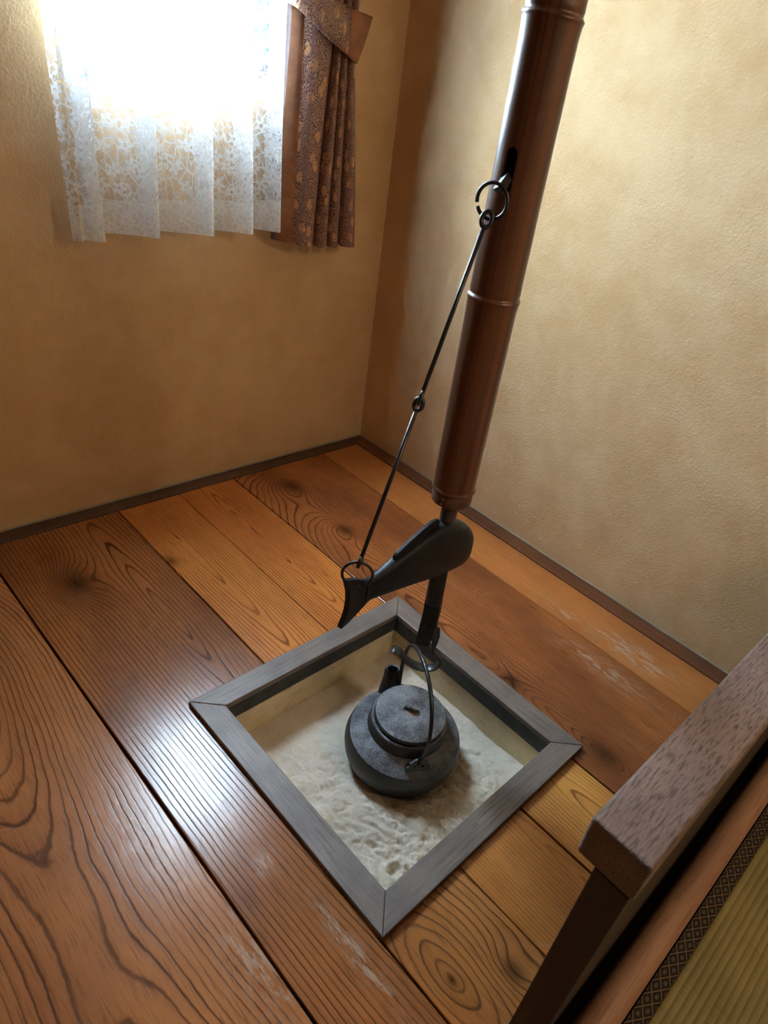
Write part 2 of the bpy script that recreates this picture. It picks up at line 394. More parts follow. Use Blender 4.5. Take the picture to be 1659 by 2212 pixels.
def mk_paisley():
    t = NT('paisley_brocade'); uv = t.uv(); U, V, _ = t.sep(uv)
    w = t.sub(t.noise(uv, 40.0, 2.0), 0.5)
    p = t.comb(t.add(U, t.mul(w, 0.016)), t.add(V, t.mul(w, 0.012)))
    big = t.vor(t.scale(p, (30, 17, 1)), 1.0, 'F1', 0.85, '2D')
    d = big.outputs['Distance']
    rings = t.m1('SINE', t.mul(d, 46.0))
    small = t.mul(t.m1('ABSOLUTE', t.sub(t.m1('FRACT', t.mul(t.noise(p, 62.0, 1.0, 0.5, 0.9), 9.0)), 0.5)), 0.5)
    dots = t.vor(p, 210.0, 'F1', 0.5, '2D').outputs['Distance']
    core = t.ss(d, 0.20, 0.24, 1.0, 0.0)
    # narrow vertical stripes of diamonds between the paisley columns
    st = t.m1('ABSOLUTE', t.m1('SINE', t.mul(U, 70.0)))
    col = t.mix(t.ss(small, 0.04, 0.16), srgb(58, 30, 36), srgb(164, 120, 94))
    col = t.mix(t.mul(t.ss(rings, 0.3, 0.7), 0.75), col, srgb(84, 44, 44))
    col = t.mix(t.mul(core, t.ss(small, 0.03, 0.08)), col, srgb(200, 144, 94))
    col = t.mix(t.mul(t.ss(dots, 0.22, 0.30, 1.0, 0.0), 0.55), col, srgb(170, 150, 140))
    col = t.mix(t.mul(t.ss(st, 0.90, 0.97), 0.5), col, srgb(112, 84, 94))
    return t.fin(col, 0.42, t.bump(t.add(small, rings), 0.25, 0.0008), spec=0.5)
M['paisley'] = mk_paisley()
def mk_suede():
    t = NT('plain_brown_velour'); o = t.obj(); k = t.noise(o, 130, 3.0, 0.7); b = t.noise(o, 18, 3.0)
    col = t.mix(t.ss(b, 0.3, 0.7), srgb(152, 104, 74), srgb(124, 82, 60)); col = t.mix(t.mul(t.ss(k, 0.5, 0.7), 0.35), col, srgb(160, 120, 92))
    return t.fin(col, 0.8, t.bump(k, 0.2, 0.001), spec=0.2)
M['suede'] = mk_suede()
M['lining_cloth'] = plain('grey_curtain_lining', srgb(96, 80, 76), 0.85, 0, 0.2, 60)
M['alu'] = plain('window_frame_metal', srgb(120, 118, 116), 0.4, 0.6)
M['whitewood'] = plain('window_sill_wood', srgb(140, 104, 70), 0.5, 0, 0.2, 30)
def mk_glass():
    t = NT('window_glass'); tr = t.n('ShaderNodeBsdfTransparent'); gl = t.n('ShaderNodeBsdfGlossy'); gl.inputs['Roughness'].default_value = 0.02
    mx = t.n('ShaderNodeMixShader'); mx.inputs[0].default_value = 0.05
    t.t.links.new(tr.outputs[0], mx.inputs[1]); t.t.links.new(gl.outputs[0], mx.inputs[2]); t.t.links.new(mx.outputs[0], t.out.inputs[0]); t.t.nodes.remove(t.b)
    return t.m
M['glass'] = mk_glass()
def mk_rail():
    t = NT('weathered_rail_wood'); o = t.obj(); X, Y, Z = t.sep(o); P = t.comb(Y, X, Z)
    g = t.noise(t.scale(P, (330, 42, 300)), 1.0, 3.0, 0.6); b = t.noise(t.scale(P, (14, 4, 14)), 1.0, 3.0); k = t.noise(t.scale(P, (160, 60, 160)), 1.0, 2.0)
    col = t.mix(t.ss(b, 0.3, 0.7), srgb(134, 114, 108), srgb(108, 90, 86))
    col = t.mix(t.mul(t.ss(g, 0.46, 0.68), 0.8), col, srgb(52, 40, 36))
    return t.fin(col, t.add(0.30, t.mul(k, 0.25)), t.bump(t.add(g, k), 0.55, 0.003), spec=0.5)
M['rail'] = mk_rail()
M['sillwood'] = wood('rounded_sill_wood', srgb(176, 136, 106), srgb(150, 110, 86), srgb(98, 64, 48), -1.55, -0.6, 0.09, 0.0, 0.0, 330,
                     wob=0.006, phase=12, rough=0.5, axis='x', line_str=0.55)
M['sillwood_dark'] = plain('panel_dark_wood', srgb(40, 30, 25), 0.55, 0, 0.4, 30, 0.15)
def mk_tatami():
    t = NT('tatami_rush'); o = t.obj(); X, Y, Z = t.sep(o)
    st = t.noise(t.scale(o, (900, 14, 1)), 1.0, 2.0, 0.6); th = t.noise(t.scale(o, (3, 900, 1)), 1.0, 2.0); b = t.noise(o, 6.0, 3.0)
    col = t.mix(t.ss(b, 0.3, 0.7), srgb(156, 140, 88), srgb(136, 124, 76))
    col = t.mix(t.mul(t.ss(st, 0.45, 0.7), 0.5), col, srgb(104, 98, 54)); col = t.mix(t.mul(t.ss(th, 0.5, 0.75), 0.25), col, srgb(178, 162, 110))
    return t.fin(col, 0.6, t.bump(t.add(st, th), 0.3, 0.0008), spec=0.4)
M['tatami'] = mk_tatami()
def mk_heri():
    t = NT('tatami_border_cloth'); o = t.obj(); X, Y, Z = t.sep(o)
    # rhombic lattice with a small flower in every cell
    a = t.mul(t.add(t.mul(X, 1.0), t.mul(Y, 1.55)), 1.0/0.0300); b = t.mul(t.sub(t.mul(X, 1.0), t.mul(Y, 1.55)), 1.0/0.0300)
    fa = t.sub(t.m1('FRACT', a), 0.5); fb = t.sub(t.m1('FRACT', b), 0.5)
    edge = t.m1('MAXIMUM', t.m1('ABSOLUTE', fa), t.m1('ABSOLUTE', fb))
    lat = t.ss(edge, 0.435, 0.455)
    x = t.add(fa, fb); y = t.sub(fa, fb)
    r = t.m1('SQRT', t.add(t.mul(x, x), t.mul(y, y))); an = t.m1('ARCTAN2', y, x)
    pet = t.add(0.24, t.mul(t.m1('COSINE', t.mul(an, 8.0)), 0.13))
    flo = t.mul(t.ss(t.sub(r, pet), -0.03, 0.02, 1.0, 0.0), t.ss(r, 0.10, 0.13))
    flo = t.m1('MAXIMUM', flo, t.ss(r, 0.05, 0.075, 1.0, 0.0))
    col = t.mix(lat, srgb(34, 24, 18), srgb(120, 98, 68)); col = t.mix(t.mul(flo, 0.8), col, srgb(120, 116, 100))
    th = t.noise(t.scale(o, (700, 700, 1)), 1.0, 2.0)
    return t.fin(col, 0.75, t.bump(th, 0.3, 0.0006), spec=0.3)
M['heri'] = mk_heri()

# ================================================================ the setting
XL, YR, ZC = -2.7, -3.9, 2.35
def wall_with_hole(name, x0, x1, z0, z1, hx0, hx1, hz0, hz1, y0, y1, mat):
    bm = bmesh.new()
    bm_box(bm, (x0, y0, z0), (hx0, y1, z1)); bm_box(bm, (hx1, y0, z0), (x1, y1, z1))
    bm_box(bm, (hx0, y0, z0), (hx1, y1, hz0)); bm_box(bm, (hx0, y0, hz1), (hx1, y1, z1))
    return from_bm(name, bm, mat)
WX0, WX1, WZ0, WZ1 = -0.92, -0.33, 1.10, 1.94
tag(wall_with_hole('wall_back', XL-.12, .12, -.2, ZC, WX0, WX1, WZ0, WZ1, 0.0, 0.12, M['plaster']), 'tan sand-plastered wall behind the lace curtain', kind='structure')
tag(box('wall_right', (0, YR-.12, -.2), (.12, 0, ZC), M['plaster']), 'tan sand-plastered wall behind the bamboo pole', kind='structure')
M['darkwall'] = plain('darkened_left_wall', srgb(70, 52, 38), 0.7, 0, 0.2, 20)  # unseen wall coloured dark to cut bounce light on the rail end
tag(box('wall_left', (XL-.12, YR-.12, -.2), (XL, 0, ZC), M['darkwall']), kind='structure')
tag(box('wall_front', (XL, YR-.12, -.2), (0, YR, ZC), M['plaster']), kind='structure')
tag(box('ceiling', (XL-.12, YR-.12, ZC), (.12, .12, ZC+.05), M['ceiling']), kind='structure')

# floor: dark bed with the hearth pit cut out, planks as parts
HX0, HX1, HY0, HY1 = -1.132, -0.532, -1.4088, -0.7935   # outer edge of hearth frame
FW = 0.0539; FT = 0.014
IX0, IX1, IY0, IY1 = HX0+FW, HX1-FW, HY0+FW, HY1-FW
bm = bmesh.new()
PX0, PX1, PY0, PY1 = IX0-.012, IX1+.012, IY0-.012, IY1+.012
for a, b in (((XL, YR, -.2), (PX0, 0, -.034)), ((PX1, YR, -.2), (0, 0, -.034)), ((PX0, YR, -.2), (PX1, PY0, -.034)), ((PX0, PY1, -.2), (PX1, 0, -.034)), ((PX0, PY0, -.2), (PX1, PY1, -.17))):
    bm_box(bm, a, b)
floor = tag(from_bm('floor', bm, M['gap']), kind='structure')
YB = -0.0468; YF = -1.683; YP = -1.655
SA, SB, SC_, SD, SE, ST = -1.2792, -0.9414, -0.7575, -0.5711, -0.2133, -0.0531
G = 0.0013
def plank(poly, mat, dz=0.0, bev=0.0022):
    return prism('plank', poly, -.033, dz, mat, floor, bev=bev)
def rect(x0, x1, y0, y1): return [(x0, y0), (x1, y0), (x1, y1), (x0, y1)]
plank(rect(-1.664, SA-G*1.6, YF, YB), W_P0, 0.0)
plank([(SA+G*1.6, YF), (HX0-.0015, YF), (HX0-.0015, HY0+.01), (PX0-.001, HY0+.02), (PX0-.001, HY1-.03), (SB-G*1.3, HY1-.03), (SB-G*1.3, YB), (SA+G*1.6, YB)], W_P1, 0.0005)
plank(rect(HX0+.002, SB-G*.6, YP, HY0+.03), W_P1B, 0.0)
plank(rect(SB+G*1.3, SC_-G*.5, HY1-.03, YB), W_P2, -.0006)
plank(rect(SB+G*.6, SC_-G*2.0, YP, HY0+.03), W_P2F, 0.0)
plank(rect(SC_+G*.5, SD-G, HY1-.03, YB), W_P3, 0.0)
plank(rect(SC_+G*2.0, SD-G, YP, HY0+.03), W_P3F, -.001)
plank([(SD+G, YP), (SE-G, YP), (SE-G, YB), (SD+G, YB)], W_P4, 0.0004)
plank(rect(SE+G, ST-G*.6, YP, YB), W_P5, -.0004)
plank(rect(-2.05, -1.667, YF, YB), W_P2, 0.0); plank(rect(-2.40, -2.053, YF, YB), W_P4, 0.0); plank(rect(XL+.002, -2.403, YF, YB), W_P3, 0.0)
tag(prism('trim_1', [(XL, YB+.0012), (ST+.002, YB+.0012), (-.0005, -.0005), (XL, -.0005)], -.033, .004, M['trimx'], None, .002), kind='structure')
tag(prism('trim_2', [(ST, YP), (-.0005, YP), (-.0005, -.001), (ST+.0005, YB+.0008)], -.033, .004, M['trim'], None, .002), kind='structure')
# thin plaster-edge bead along the foot of the walls
M['bead'] = plain('plaster_edge_bead', srgb(150, 138, 118), 0.6)
tag(box('trim_3', (XL, -.005, .0045), (-.0005, -.0003, .0095), M['bead'], None, .0015), kind='structure')
tag(box('trim_4', (-.005, YP, .0045), (-.0003, -.0055, .0095), M['bead'], None, .0015), kind='structure')

# window
win = tag(empty('window_1', (-.62, .06, WZ0)), 'bright window behind the white lace curtain', kind='structure')
def part_box(name, a, b, mat, par, bev=0.0):
    o = box(name, a, b, mat, None, bev); o.parent = par; o.matrix_parent_inverse = Matrix.Translation(par.location).inverted(); return o
part_box('window_sill', (WX0, .0005, WZ0), (WX1, .118, WZ0+.014), M['whitewood'], win, .002)
for a, b in (((WX0, .05, WZ0+.0145), (WX0+.035, .085, WZ1)), ((WX1-.035, .05, WZ0+.0145), (WX1, .085, WZ1)), ((WX0+.0355, .05, WZ0+.0145), (WX1-.0355, .085, WZ0+.045)), ((WX0+.0355, .05, WZ1-.035), (WX1-.0355, .085, WZ1))):
    part_box('window_frame', a, b, M['alu'], win, .002)
part_box('glass_pane', (WX0+.036, .064, WZ0+.0455), (WX1-.036, .067, WZ1-.0355), M['glass'], win)
def mk_dimming_pane():
    t = NT('blue_grey_dimming_pane'); tr = t.n('ShaderNodeBsdfTransparent'); tl = t.n('ShaderNodeBsdfTranslucent'); tl.inputs[0].default_value = (.018, .05, .10, 1)
    tr.inputs[0].default_value = (.30, .55, .9, 1)
    mx = t.n('ShaderNodeMixShader'); mx.inputs[0].default_value = 0.975
    t.t.links.new(tr.outputs[0], mx.inputs[1]); t.t.links.new(tl.outputs[0], mx.inputs[2]); t.t.links.new(mx.outputs[0], t.out.inputs[0]); t.t.nodes.remove(t.b)
    return t.m
part_box('sash_stile', (-.545, .072, WZ0+.0455), (-.52, .084, WZ1-.0355), M['alu'], win, .001)
part_box('dimming_pane', (-.5195, .078, WZ0+.0455), (WX1-.036, .080, WZ1-.0355), mk_dimming_pane(), win)  # added pane that dims and blues light through the window's right half
# ================================================================ hearth
hearth = tag(empty('hearth', ((HX0+HX1)/2, (HY0+HY1)/2, 0)), 'square sunken hearth with mitred grey wooden frame in the plank floor', 'hearth')
hinv = Matrix.Translation(hearth.location).inverted()
def hp(o): o.parent = hearth; o.matrix_parent_inverse = hinv; return o
g = .0004
for poly, mt in (([(HX0, HY0), (HX1, HY0), (IX1, IY0), (IX0, IY0)], 'frame_x'), ([(HX1, HY0), (HX1, HY1), (IX1, IY1), (IX1, IY0)], 'frame_y'),
                 ([(HX1, HY1), (HX0, HY1), (IX0, IY1), (IX1, IY1)], 'frame_x'), ([(HX0, HY1), (HX0, HY0), (IX0, IY0), (IX0, IY1)], 'frame_y')):
    cx = sum(p[0] for p in poly)/4; cy = sum(p[1] for p in poly)/4
    poly = [(p[0]+(cx-p[0])*0.0012, p[1]+(cy-p[1])*0.0012) for p in poly]
    hp(prism('frame_board', poly, .001, FT, M[mt], None, .0018))
t_ = .012
zb, zt = -.041, .0008
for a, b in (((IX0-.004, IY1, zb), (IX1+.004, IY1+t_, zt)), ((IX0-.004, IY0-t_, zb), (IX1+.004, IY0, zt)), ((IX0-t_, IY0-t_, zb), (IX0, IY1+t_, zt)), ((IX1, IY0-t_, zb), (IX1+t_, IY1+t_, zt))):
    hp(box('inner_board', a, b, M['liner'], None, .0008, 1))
for a, b in (((IX0-.004, IY1+.003, -.17), (IX1+.004, IY1+t_, zb-.0003)), ((IX0-.004, IY0-t_, -.17), (IX1+.004, IY0-.003, zb-.0003)), ((IX0-t_, IY0-t_, -.17), (IX0-.003, IY1+t_, zb-.0003)), ((IX1+.003, IY0-t_, -.17), (IX1+t_, IY1+t_, zb-.0003))):
    hp(box('clay_lining', a, b, M['lining'], None))
# round wooden plug on the near right board
bm = bmesh.new(); lathe(bm, [(.0, .0004), (.0072, .0004), (.0082, .0001), (.0082, -.002)], 28, (-.868, HY0+.030, FT))
hp(from_bm('wooden_plug', bm, M['frame_y'], None, angle=40))

# ash
KX, KY = -.790, -1.110
nx = ny = 250
verts = []; faces = []
def ash_h(x, y):
    z = -.120
    u = (x-IX0)/(IX1-IX0); v = (y-IY0)/(IY1-IY0)
    dk = math.hypot(x-KX, y-KY)
    rough = max(0.0, min(1.0, 1.55-1.75*v)) * (1.0 if u < .75 else max(.25, 1-(u-.75)*3))
    z += .006*fbm(x*7, y*7, 1.0, 3)
    z += .018*math.exp(-((u-.30)**2/.06+(v-.42)**2/.08)) - .004*v
    z += (.25+.75*rough)*(.0125*abs(fbm(x*24+y*9, y*14-x*7, 4.0, 4)) + .0055*fbm(x*62, y*62, 2.0, 3)*max(.2, fbm(x*11, y*11, 6.0, 2)+.5))
    z += (.5+.5*rough)*.0008*fbm(x*190, y*190, 7.0, 2)
    # raked strokes
    z += rough*.0016*math.sin((x*.8+y*.55+.012*fbm(x*12, y*12, 9, 2))*330)*max(0, fbm(x*9, y*9, 5.0, 2)+.1)
    for (hx, hy, hr, hd) in DENTS:
        d2 = ((x-hx)**2+(y-hy)**2)/(hr*hr)
        if d2 < 9: z += -hd*math.exp(-d2)+hd*.45*math.exp(-(math.sqrt(d2)-1.6)**2*3)
    # pressed ring round the kettle foot
    z -= .006*math.exp(-((dk-.10)/.03)**2)
    z -= .020*math.exp(-(dk/.095)**4)
    z -= .012*math.exp(-(dk/.085)**4)
    if dk < .080: z = min(z, -.1592)
    return z
DENTS = [(-.985, -1.300, .011, .011), (-.962, -1.322, .010, .009), (-.950, -1.312, .008, .006), (-.975, -1.08, .012, .007), (-.93, -1.02, .014, .004), (-.90, -1.19, .016, .005), (-1.03, -1.15, .014, .004)]
ax0, ax1, ay0, ay1 = IX0-.0025, IX1+.0025, IY0-.0025, IY1+.0025
for j in range(ny+1):
    for i in range(nx+1):
        x = ax0+(ax1-ax0)*i/nx; y = ay0+(ay1-ay0)*j/ny
        verts.append((x, y, ash_h(x, y)))
for j in range(ny):
    for i in range(nx):
        a = j*(nx+1)+i; faces.append((a, a+1, a+nx+2, a+nx+1))
me = bpy.data.meshes.new('ash'); me.from_pydata(verts, [], faces)
tag(link('ash', me, M['ash'], None, True), 'pale grey raked ash filling the sunken hearth', 'ash', kind='stuff')

# ================================================================ kettle
ket = tag(empty('kettle', (KX-.007, KY+.007, -.1590), 0), 'black cast-iron kettle standing on the ash in the hearth', 'kettle')
ket.scale = (1.03, 1.03, 1.0)
ket.rotation_euler = Matrix.Rotation(math.radians(3.5), 3, Vector((.794, .607, 0))).to_euler()
bm = bmesh.new()
lathe(bm, [(0, .0), (.060, .0), (.066, .003), (.071, .011), (.086, .022), (.1035, .038), (.1160, .057), (.1235, .076), (.1268, .093), (.1270, .103), (.1252, .1135), (.1222, .1240), (.1203, .1283),
           (.1170, .1307), (.108, .1365), (.098, .1430), (.090, .1477), (.0862, .1500), (.0850, .1545), (.0838, .1755), (.082, .1780), (.077, .1780), (.077, .15), (0, .15)], 96)
body = from_bm('body', bm, M['kettle'], ket, angle=24)
bm = bmesh.new(); tube(bm, [(.1118*math.cos(a), .1118*math.sin(a), .0525) for a in [2*PI*i/96 for i in range(96)]], .0018, 8, True)
from_bm('casting_seam', bm, M['kettle'], ket, smooth=True)
bm = bmesh.new()
lathe(bm, [(0, .1688), (.072, .1688), (.0755, .1695), (.0772, .172), (.0772, .1765), (.0757, .1790), (.071, .1803), (.05, .1818), (.02, .1828), (0, .1830)], 96)
lid = from_bm('lid', bm, M['kettle'], ket, angle=30); lid.location.z = .0115
bm = bmesh.new()
ka = math.radians(-52)
kn = [Vector((-.015, .003, .1815)), Vector((-.012, .0035, .188)), Vector((-.004, 0, .1915)), Vector((.005, -.002, .190)), Vector((.012, .001, .187)), Vector((.014, .004, .1815))]
kn = [Matrix.Rotation(ka, 3, 'Z') @ p for p in kn]
tube(bm, catmull(kn, 5), [.0030+.0012*math.sin(PI*i/25) for i in range(26)], 10)
knob = from_bm('knob', bm, M['iron'], lid, smooth=True)
M['rustspot'] = plain('rust_bloom', srgb(132, 112, 98), 0.9, 0, 0.6, 300)
bm = bmesh.new(); lathe(bm, [(0, .1812), (.0125, .1812), (.0115, .1832), (.008, .1838), (0, .1840)], 24); from_bm('knob_seat', bm, M['rustspot'], lid, angle=40)
# spout
SA_ = math.radians(67)
sd = Vector((math.cos(SA_), math.sin(SA_), 0)); st_ = Vector((-sd.y, sd.x, 0))
bm = bmesh.new(); spn = [(.094, .100, .034), (.103, .118, .029), (.110, .134, .0245), (.1155, .150, .0205), (.1190, .164, .0180), (.1215, .176, .0172), (.1225, .1815, .0176), (.1222, .1840, .0160), (.1215, .1815, .0130), (.1195, .170, .0122), (.116, .156, .012), (.113, .148, .0005)]
rings = []
for i, (u, z, r) in enumerate(spn):
    c = sd*u+Vector((0, 0, z)); ax = (sd*.24+Vector((0, 0, 1))).normalized(); e = st_.cross(ax)
    rings.append([bm.verts.new(c+st_*r*math.cos(2*PI*k/28)+e*r*math.sin(2*PI*k/28)) for k in range(28)])
for a, b in zip(rings, rings[1:]):
    for k in range(28): bm.faces.new((a[k], a[(k+1) % 28], b[(k+1) % 28], b[k]))
bm.faces.new(rings[-1])
from_bm('spout', bm, M['kettle'], ket, angle=40).location.z = .0115
# lugs and bail, in a vertical plane through the kettle
BA = math.radians(60); bd = Vector((math.cos(BA), math.sin(BA), 0)); bt = Vector((-math.sin(BA), math.cos(BA), 0))
for sgn in (1, -1):
    c = bd*(.1035*sgn)+Vector((0, 0, .1415))
    prof = [(-.022, -.008), (.022, -.008), (.0215, .004), (.0175, .0065), (.0165, .0115), (.010, .0150), (.006, .0172), (0, .0186), (-.006, .0172), (-.010, .0150), (-.0165, .0115), (-.0175, .0065), (-.0215, .004)]
    bm = bmesh.new()
    tilt = bd*sgn*.06
    prof = [(p[0]*1.18, p[1]*1.35) for p in prof]
    A = [bm.verts.new(c+bt*p[0]+Vector((0, 0, p[1]))-tilt*p[1]*4+bd*.0022) for p in prof]; B = [bm.verts.new(c+bt*p[0]+Vector((0, 0, p[1]))-tilt*p[1]*4-bd*.0022) for p in prof]
    bm.faces.new(A); bm.faces.new(B[::-1])
    for i in range(len(prof)): bm.faces.new((A[i], B[i], B[(i+1) % len(prof)], A[(i+1) % len(prof)]))
    lug = from_bm('lug', bm, M['iron'], ket)
    cut = []
    for hx, hz, hr in ((-.0088, .0085, .0030), (.0088, .0085, .0030), (0, .0165, .0034)):
        bm = bmesh.new(); q = c+bt*hx+Vector((0, 0, hz))-tilt*hz*4
        tube(bm, [q-bd*.01, q+bd*.01], hr, 14); cut.append(from_bm('cut', bm, None, ket))
    bpy.context.view_layer.update()
    boolean(lug, cut)
    for p in lug.data.polygons: p.use_smooth = False
bp = [(.103, .128), (.100, .122), (.0965, .125), (.0985, .140), (.106, .170), (.110, .200), (.1075, .233), (.093, .266), (.066, .289), (.034, .300), (0, .303),
      (-.034, .298), (-.066, .282), (-.092, .254), (-.107, .220), (-.111, .185), (-.106, .152), (-.0985, .134), (-.0955, .124), (-.100, .121), (-.104, .128)]
bm = bmesh.new(); tube(bm, catmull([bd*u+Vector((0, 0, z+.0320)) for u, z in bp], 6), .0043, 12)
from_bm('bail_handle', bm, M['iron'], ket, smooth=True)

# ================================================================ bamboo pole and pot-hanger
BX, BY = -.7815, -1.0925
pole = tag(empty('bamboo_pole', (BX, BY, .57)), 'thick smoked brown bamboo pole hanging from above over the hearth', 'pole')
BR = .0370
nodes_z = [.595, .925, 1.258, 1.60, 1.95, 2.28]
prof = []
z = .5955
def brad(z):
    r = BR+.0006*math.sin(z*9)
    for nz in nodes_z[1:]:
        dz = z-nz
        r += .0019*math.exp(-(dz/.0030)**2) + .0011*math.exp(-((dz+.004)/.012)**2)-.0016*math.exp(-((dz-.004)/.0035)**2)
    r += .0022*math.exp(-((z-.597)/.003)**2)
    return r
zs = set()
k = .5955
while k < ZC: zs.add(round(k, 4)); k += .02
for nz in nodes_z:
    for d in range(-10, 11): zs.add(round(nz+d*.0015, 4))
zs = sorted(q for q in zs if .5955 <= q < ZC-.001)
out = [(brad(q), q-.57) for q in zs]
bm = bmesh.new()
lathe(bm, [(.020, out[0][1])]+out+[(BR, ZC-.0005-.57), (BR-.006, ZC-.0005-.57), (BR-.0065, .07), (.020, .07), (.020, out[0][1])], 72)
tubeo = from_bm('bamboo_tube', bm, M['bamboo'], pole, smooth=True)
SLA = math.radians(192); sl = Vector((math.cos(SLA), math.sin(SLA), 0)); slt = Vector((-math.sin(SLA), math.cos(SLA), 0))
bm = bmesh.new(); sw = .0085; pr = []
for i in range(13): a = PI*i/12; pr.append((sw*math.cos(a), 1.1105+sw*math.sin(a)))
for i in range(13): a = PI+PI*i/12; pr.append((sw*math.cos(a), 1.072+sw*math.sin(a)))
A = [bm.verts.new(sl*.02+slt*p[0]+Vector((0, 0, p[1]-.57))) for p in pr]; B = [bm.verts.new(sl*.06+slt*p[0]+Vector((0, 0, p[1]-.57))) for p in pr]
bm.faces.new(A); bm.faces.new(B[::-1])
for i in range(len(pr)): bm.faces.new((A[i], B[i], B[(i+1) % len(pr)], A[(i+1) % len(pr)]))
cutter = from_bm('cut', bm, None, pole); bpy.context.view_layer.update()
boolean(tubeo, [cutter]); tubeo.data.polygons.foreach_set('use_smooth', [True]*len(tubeo.data.polygons)); tubeo.data.set_sharp_from_angle(angle=math.radians(40))
bm = bmesh.new(); lathe(bm, [(.016, .0), (.0335, .0), (.0350, .001), (.0355, .003), (.0358, .0225), (.0345, .0245), (.016, .0245)], 56)
band = from_bm('copper_end_cap', bm, M['copper'], pole, angle=40)
for an, hz in ((-2.95, .006), (-2.88, .016), (-1.5, .012), (-.2, .012), (1.3, .012)):
    bm = bmesh.new(); bmesh.ops.create_icosphere(bm, subdivisions=2, radius=.0017)
    o = from_bm('nail_head', bm, M['nail'], band, smooth=True); o.location = (.0358*math.cos(an), .0358*math.sin(an), hz)
bm = bmesh.new()   # iron tab coming out of the slot
def SV(u, t, z): return sl*u+slt*t+Vector((0, 0, z-.57))
tb = [SV(.022, 0, 1.092), SV(.036, 0, 1.082), SV(.046, 0, 1.0735), SV(.052, 0, 1.068)]
tube(bm, tb, [.0075, .0080, .0088, .0088], 4, flat=.0062, up=slt)
tab = from_bm('iron_tab', bm, M['iron'], pole)

FA = math.radians(187); fu = Vector((math.cos(FA), math.sin(FA), 0)); ft = Vector((-math.sin(FA), math.cos(FA), 0))
def FP(u, z, t=0.0): return Vector((BX, BY, 0))+fu*u+ft*t+Vector((0, 0, z))
CR = Vector((.607, -.794, 0))      # sideways as the chain hangs
CF = Vector((-.794, -.607, 0))
def ringobj(name, c, r, th, ax1, ax2, gap0, gap1, label, group):
    bm = bmesh.new(); n = 40
    pts = [ax1*(r*math.cos(gap0+(gap1-gap0)*i/n))+ax2*(r*math.sin(gap0+(gap1-gap0)*i/n)) for i in range(n+1)]
    tube(bm, pts, th, 10)
    o = from_bm(name, bm, M['iron'], None, smooth=True); o.location = c
    return tag(o, label, 'ring', group)
UPZ = Vector((0, 0, 1))
ringobj('iron_ring', FP(.0555, 1.0545), .0218, .0026, (CR*.93+CF*.36), UPZ, math.radians(208), math.radians(555), 'open iron ring hanging from the slot in the bamboo pole', 'rings of the hanger')
ringobj('iron_ring', FP(.233, .5235), .0235, .0024, (CR*.93+fu*-.2).normalized(), UPZ, math.radians(-55), math.radians(285), 'iron ring through the tail of the wooden fish', 'rings of the hanger')
def linkrod(p0, p1, e0, e1, label):
    """rod with a forged eye at each end; p0, p1 are the eye centres"""
    root = tag(empty('iron_link_rod', p1), label, 'rod', 'link rods of the hanger')
    d = (p1-p0).normalized(); side = (CR-d*CR.dot(d)).normalized(); fwd = d.cross(side)
    bm = bmesh.new(); tube(bm, [p0+d*(e0*1.25)-p1, p1-d*(e1*1.25)-p1], .0033, 10); from_bm('shaft', bm, M['iron'], root, smooth=True)
    for c, e, s, w in ((p0, e0, 1, side), (p1, e1, -1, fwd)):
        pts = [c-p1+d*(e*1.22*math.cos(a))*s+w*(e*.82*math.sin(a)) for a in [2*PI*i/28 for i in range(28)]]
        bm = bmesh.new(); tube(bm, pts, .0032, 8, True); from_bm('eye', bm, M['iron'], root, smooth=True)
    return root
linkrod(FP(.0600, 1.0325), FP(.1425, .7970), .0082, .0075, 'upper iron rod slanting down from the bamboo pole ring')
linkrod(FP(.1450, .7880), FP(.2310, .5465), .0075, .0065, 'lower iron rod reaching down to the wooden fish tail')

# wooden fish
fish = tag(empty('wooden_fish', FP(0, .40)), 'black carved wooden fish gripping the hanger rod under the bamboo', 'fish')
def FL(u, z, t=0.0): return FP(u, z, t)-fish.location
secs = [(-.098, .412, .436, .007), (-.094, .402, .452, .014), (-.085, .3970, .470, .020), (-.070, .3960, .487, .024), (-.05, .3985, .505, .026), (-.02, .4035, .5205, .026), (.01, .4080, .528, .025),
        (.04, .4155, .529, .023), (.075, .4250, .5225, .020), (.11, .4335, .5145, .017), (.14, .4405, .5080, .014), (.17, .4475, .5005, .011), (.195, .4525, .4965, .0085), (.21, .4520, .4990, .007)]
bm = bmesh.new(); rings = []
for (u, zl, zh, t) in secs:
    zc = (zl+zh)/2; hz = (zh-zl)/2; ring = []
    for k in range(24):
        a = 2*PI*k/24; cx = math.cos(a); sx = math.sin(a)
        ring.append(bm.verts.new(FL(u, zc+hz*math.copysign(abs(sx)**.72, sx), t*math.copysign(abs(cx)**.55, cx))))
    rings.append(ring)
for a, b in zip(rings, rings[1:]):
    for k in range(24): bm.faces.new((a[k], a[(k+1) % 24], b[(k+1) % 24], b[k]))
bm.faces.new(rings[0][::-1]); bm.faces.new(rings[-1])
fb = from_bm('fish_body', bm, M['blackwood'], fish, angle=50)
def flatpart(name, poly, th, mat, parent, bev=.0015):
    bm = bmesh.new()
    A = [bm.verts.new(FL(u, z, th)) for u, z in poly]; B = [bm.verts.new(FL(u, z, -th)) for u, z in poly]
    bm.faces.new(A); bm.faces.new(B[::-1])
    for i in range(len(poly)): bm.faces.new((A[i], B[i], B[(i+1) % len(poly)], A[(i+1) % len(poly)]))
    bmesh.ops.recalc_face_normals(bm, faces=bm.faces)
    if bev: bmesh.ops.bevel(bm, geom=bm.edges[:], offset=bev, segments=2, affect='EDGES')
    return from_bm(name, bm, mat, parent, angle=40)
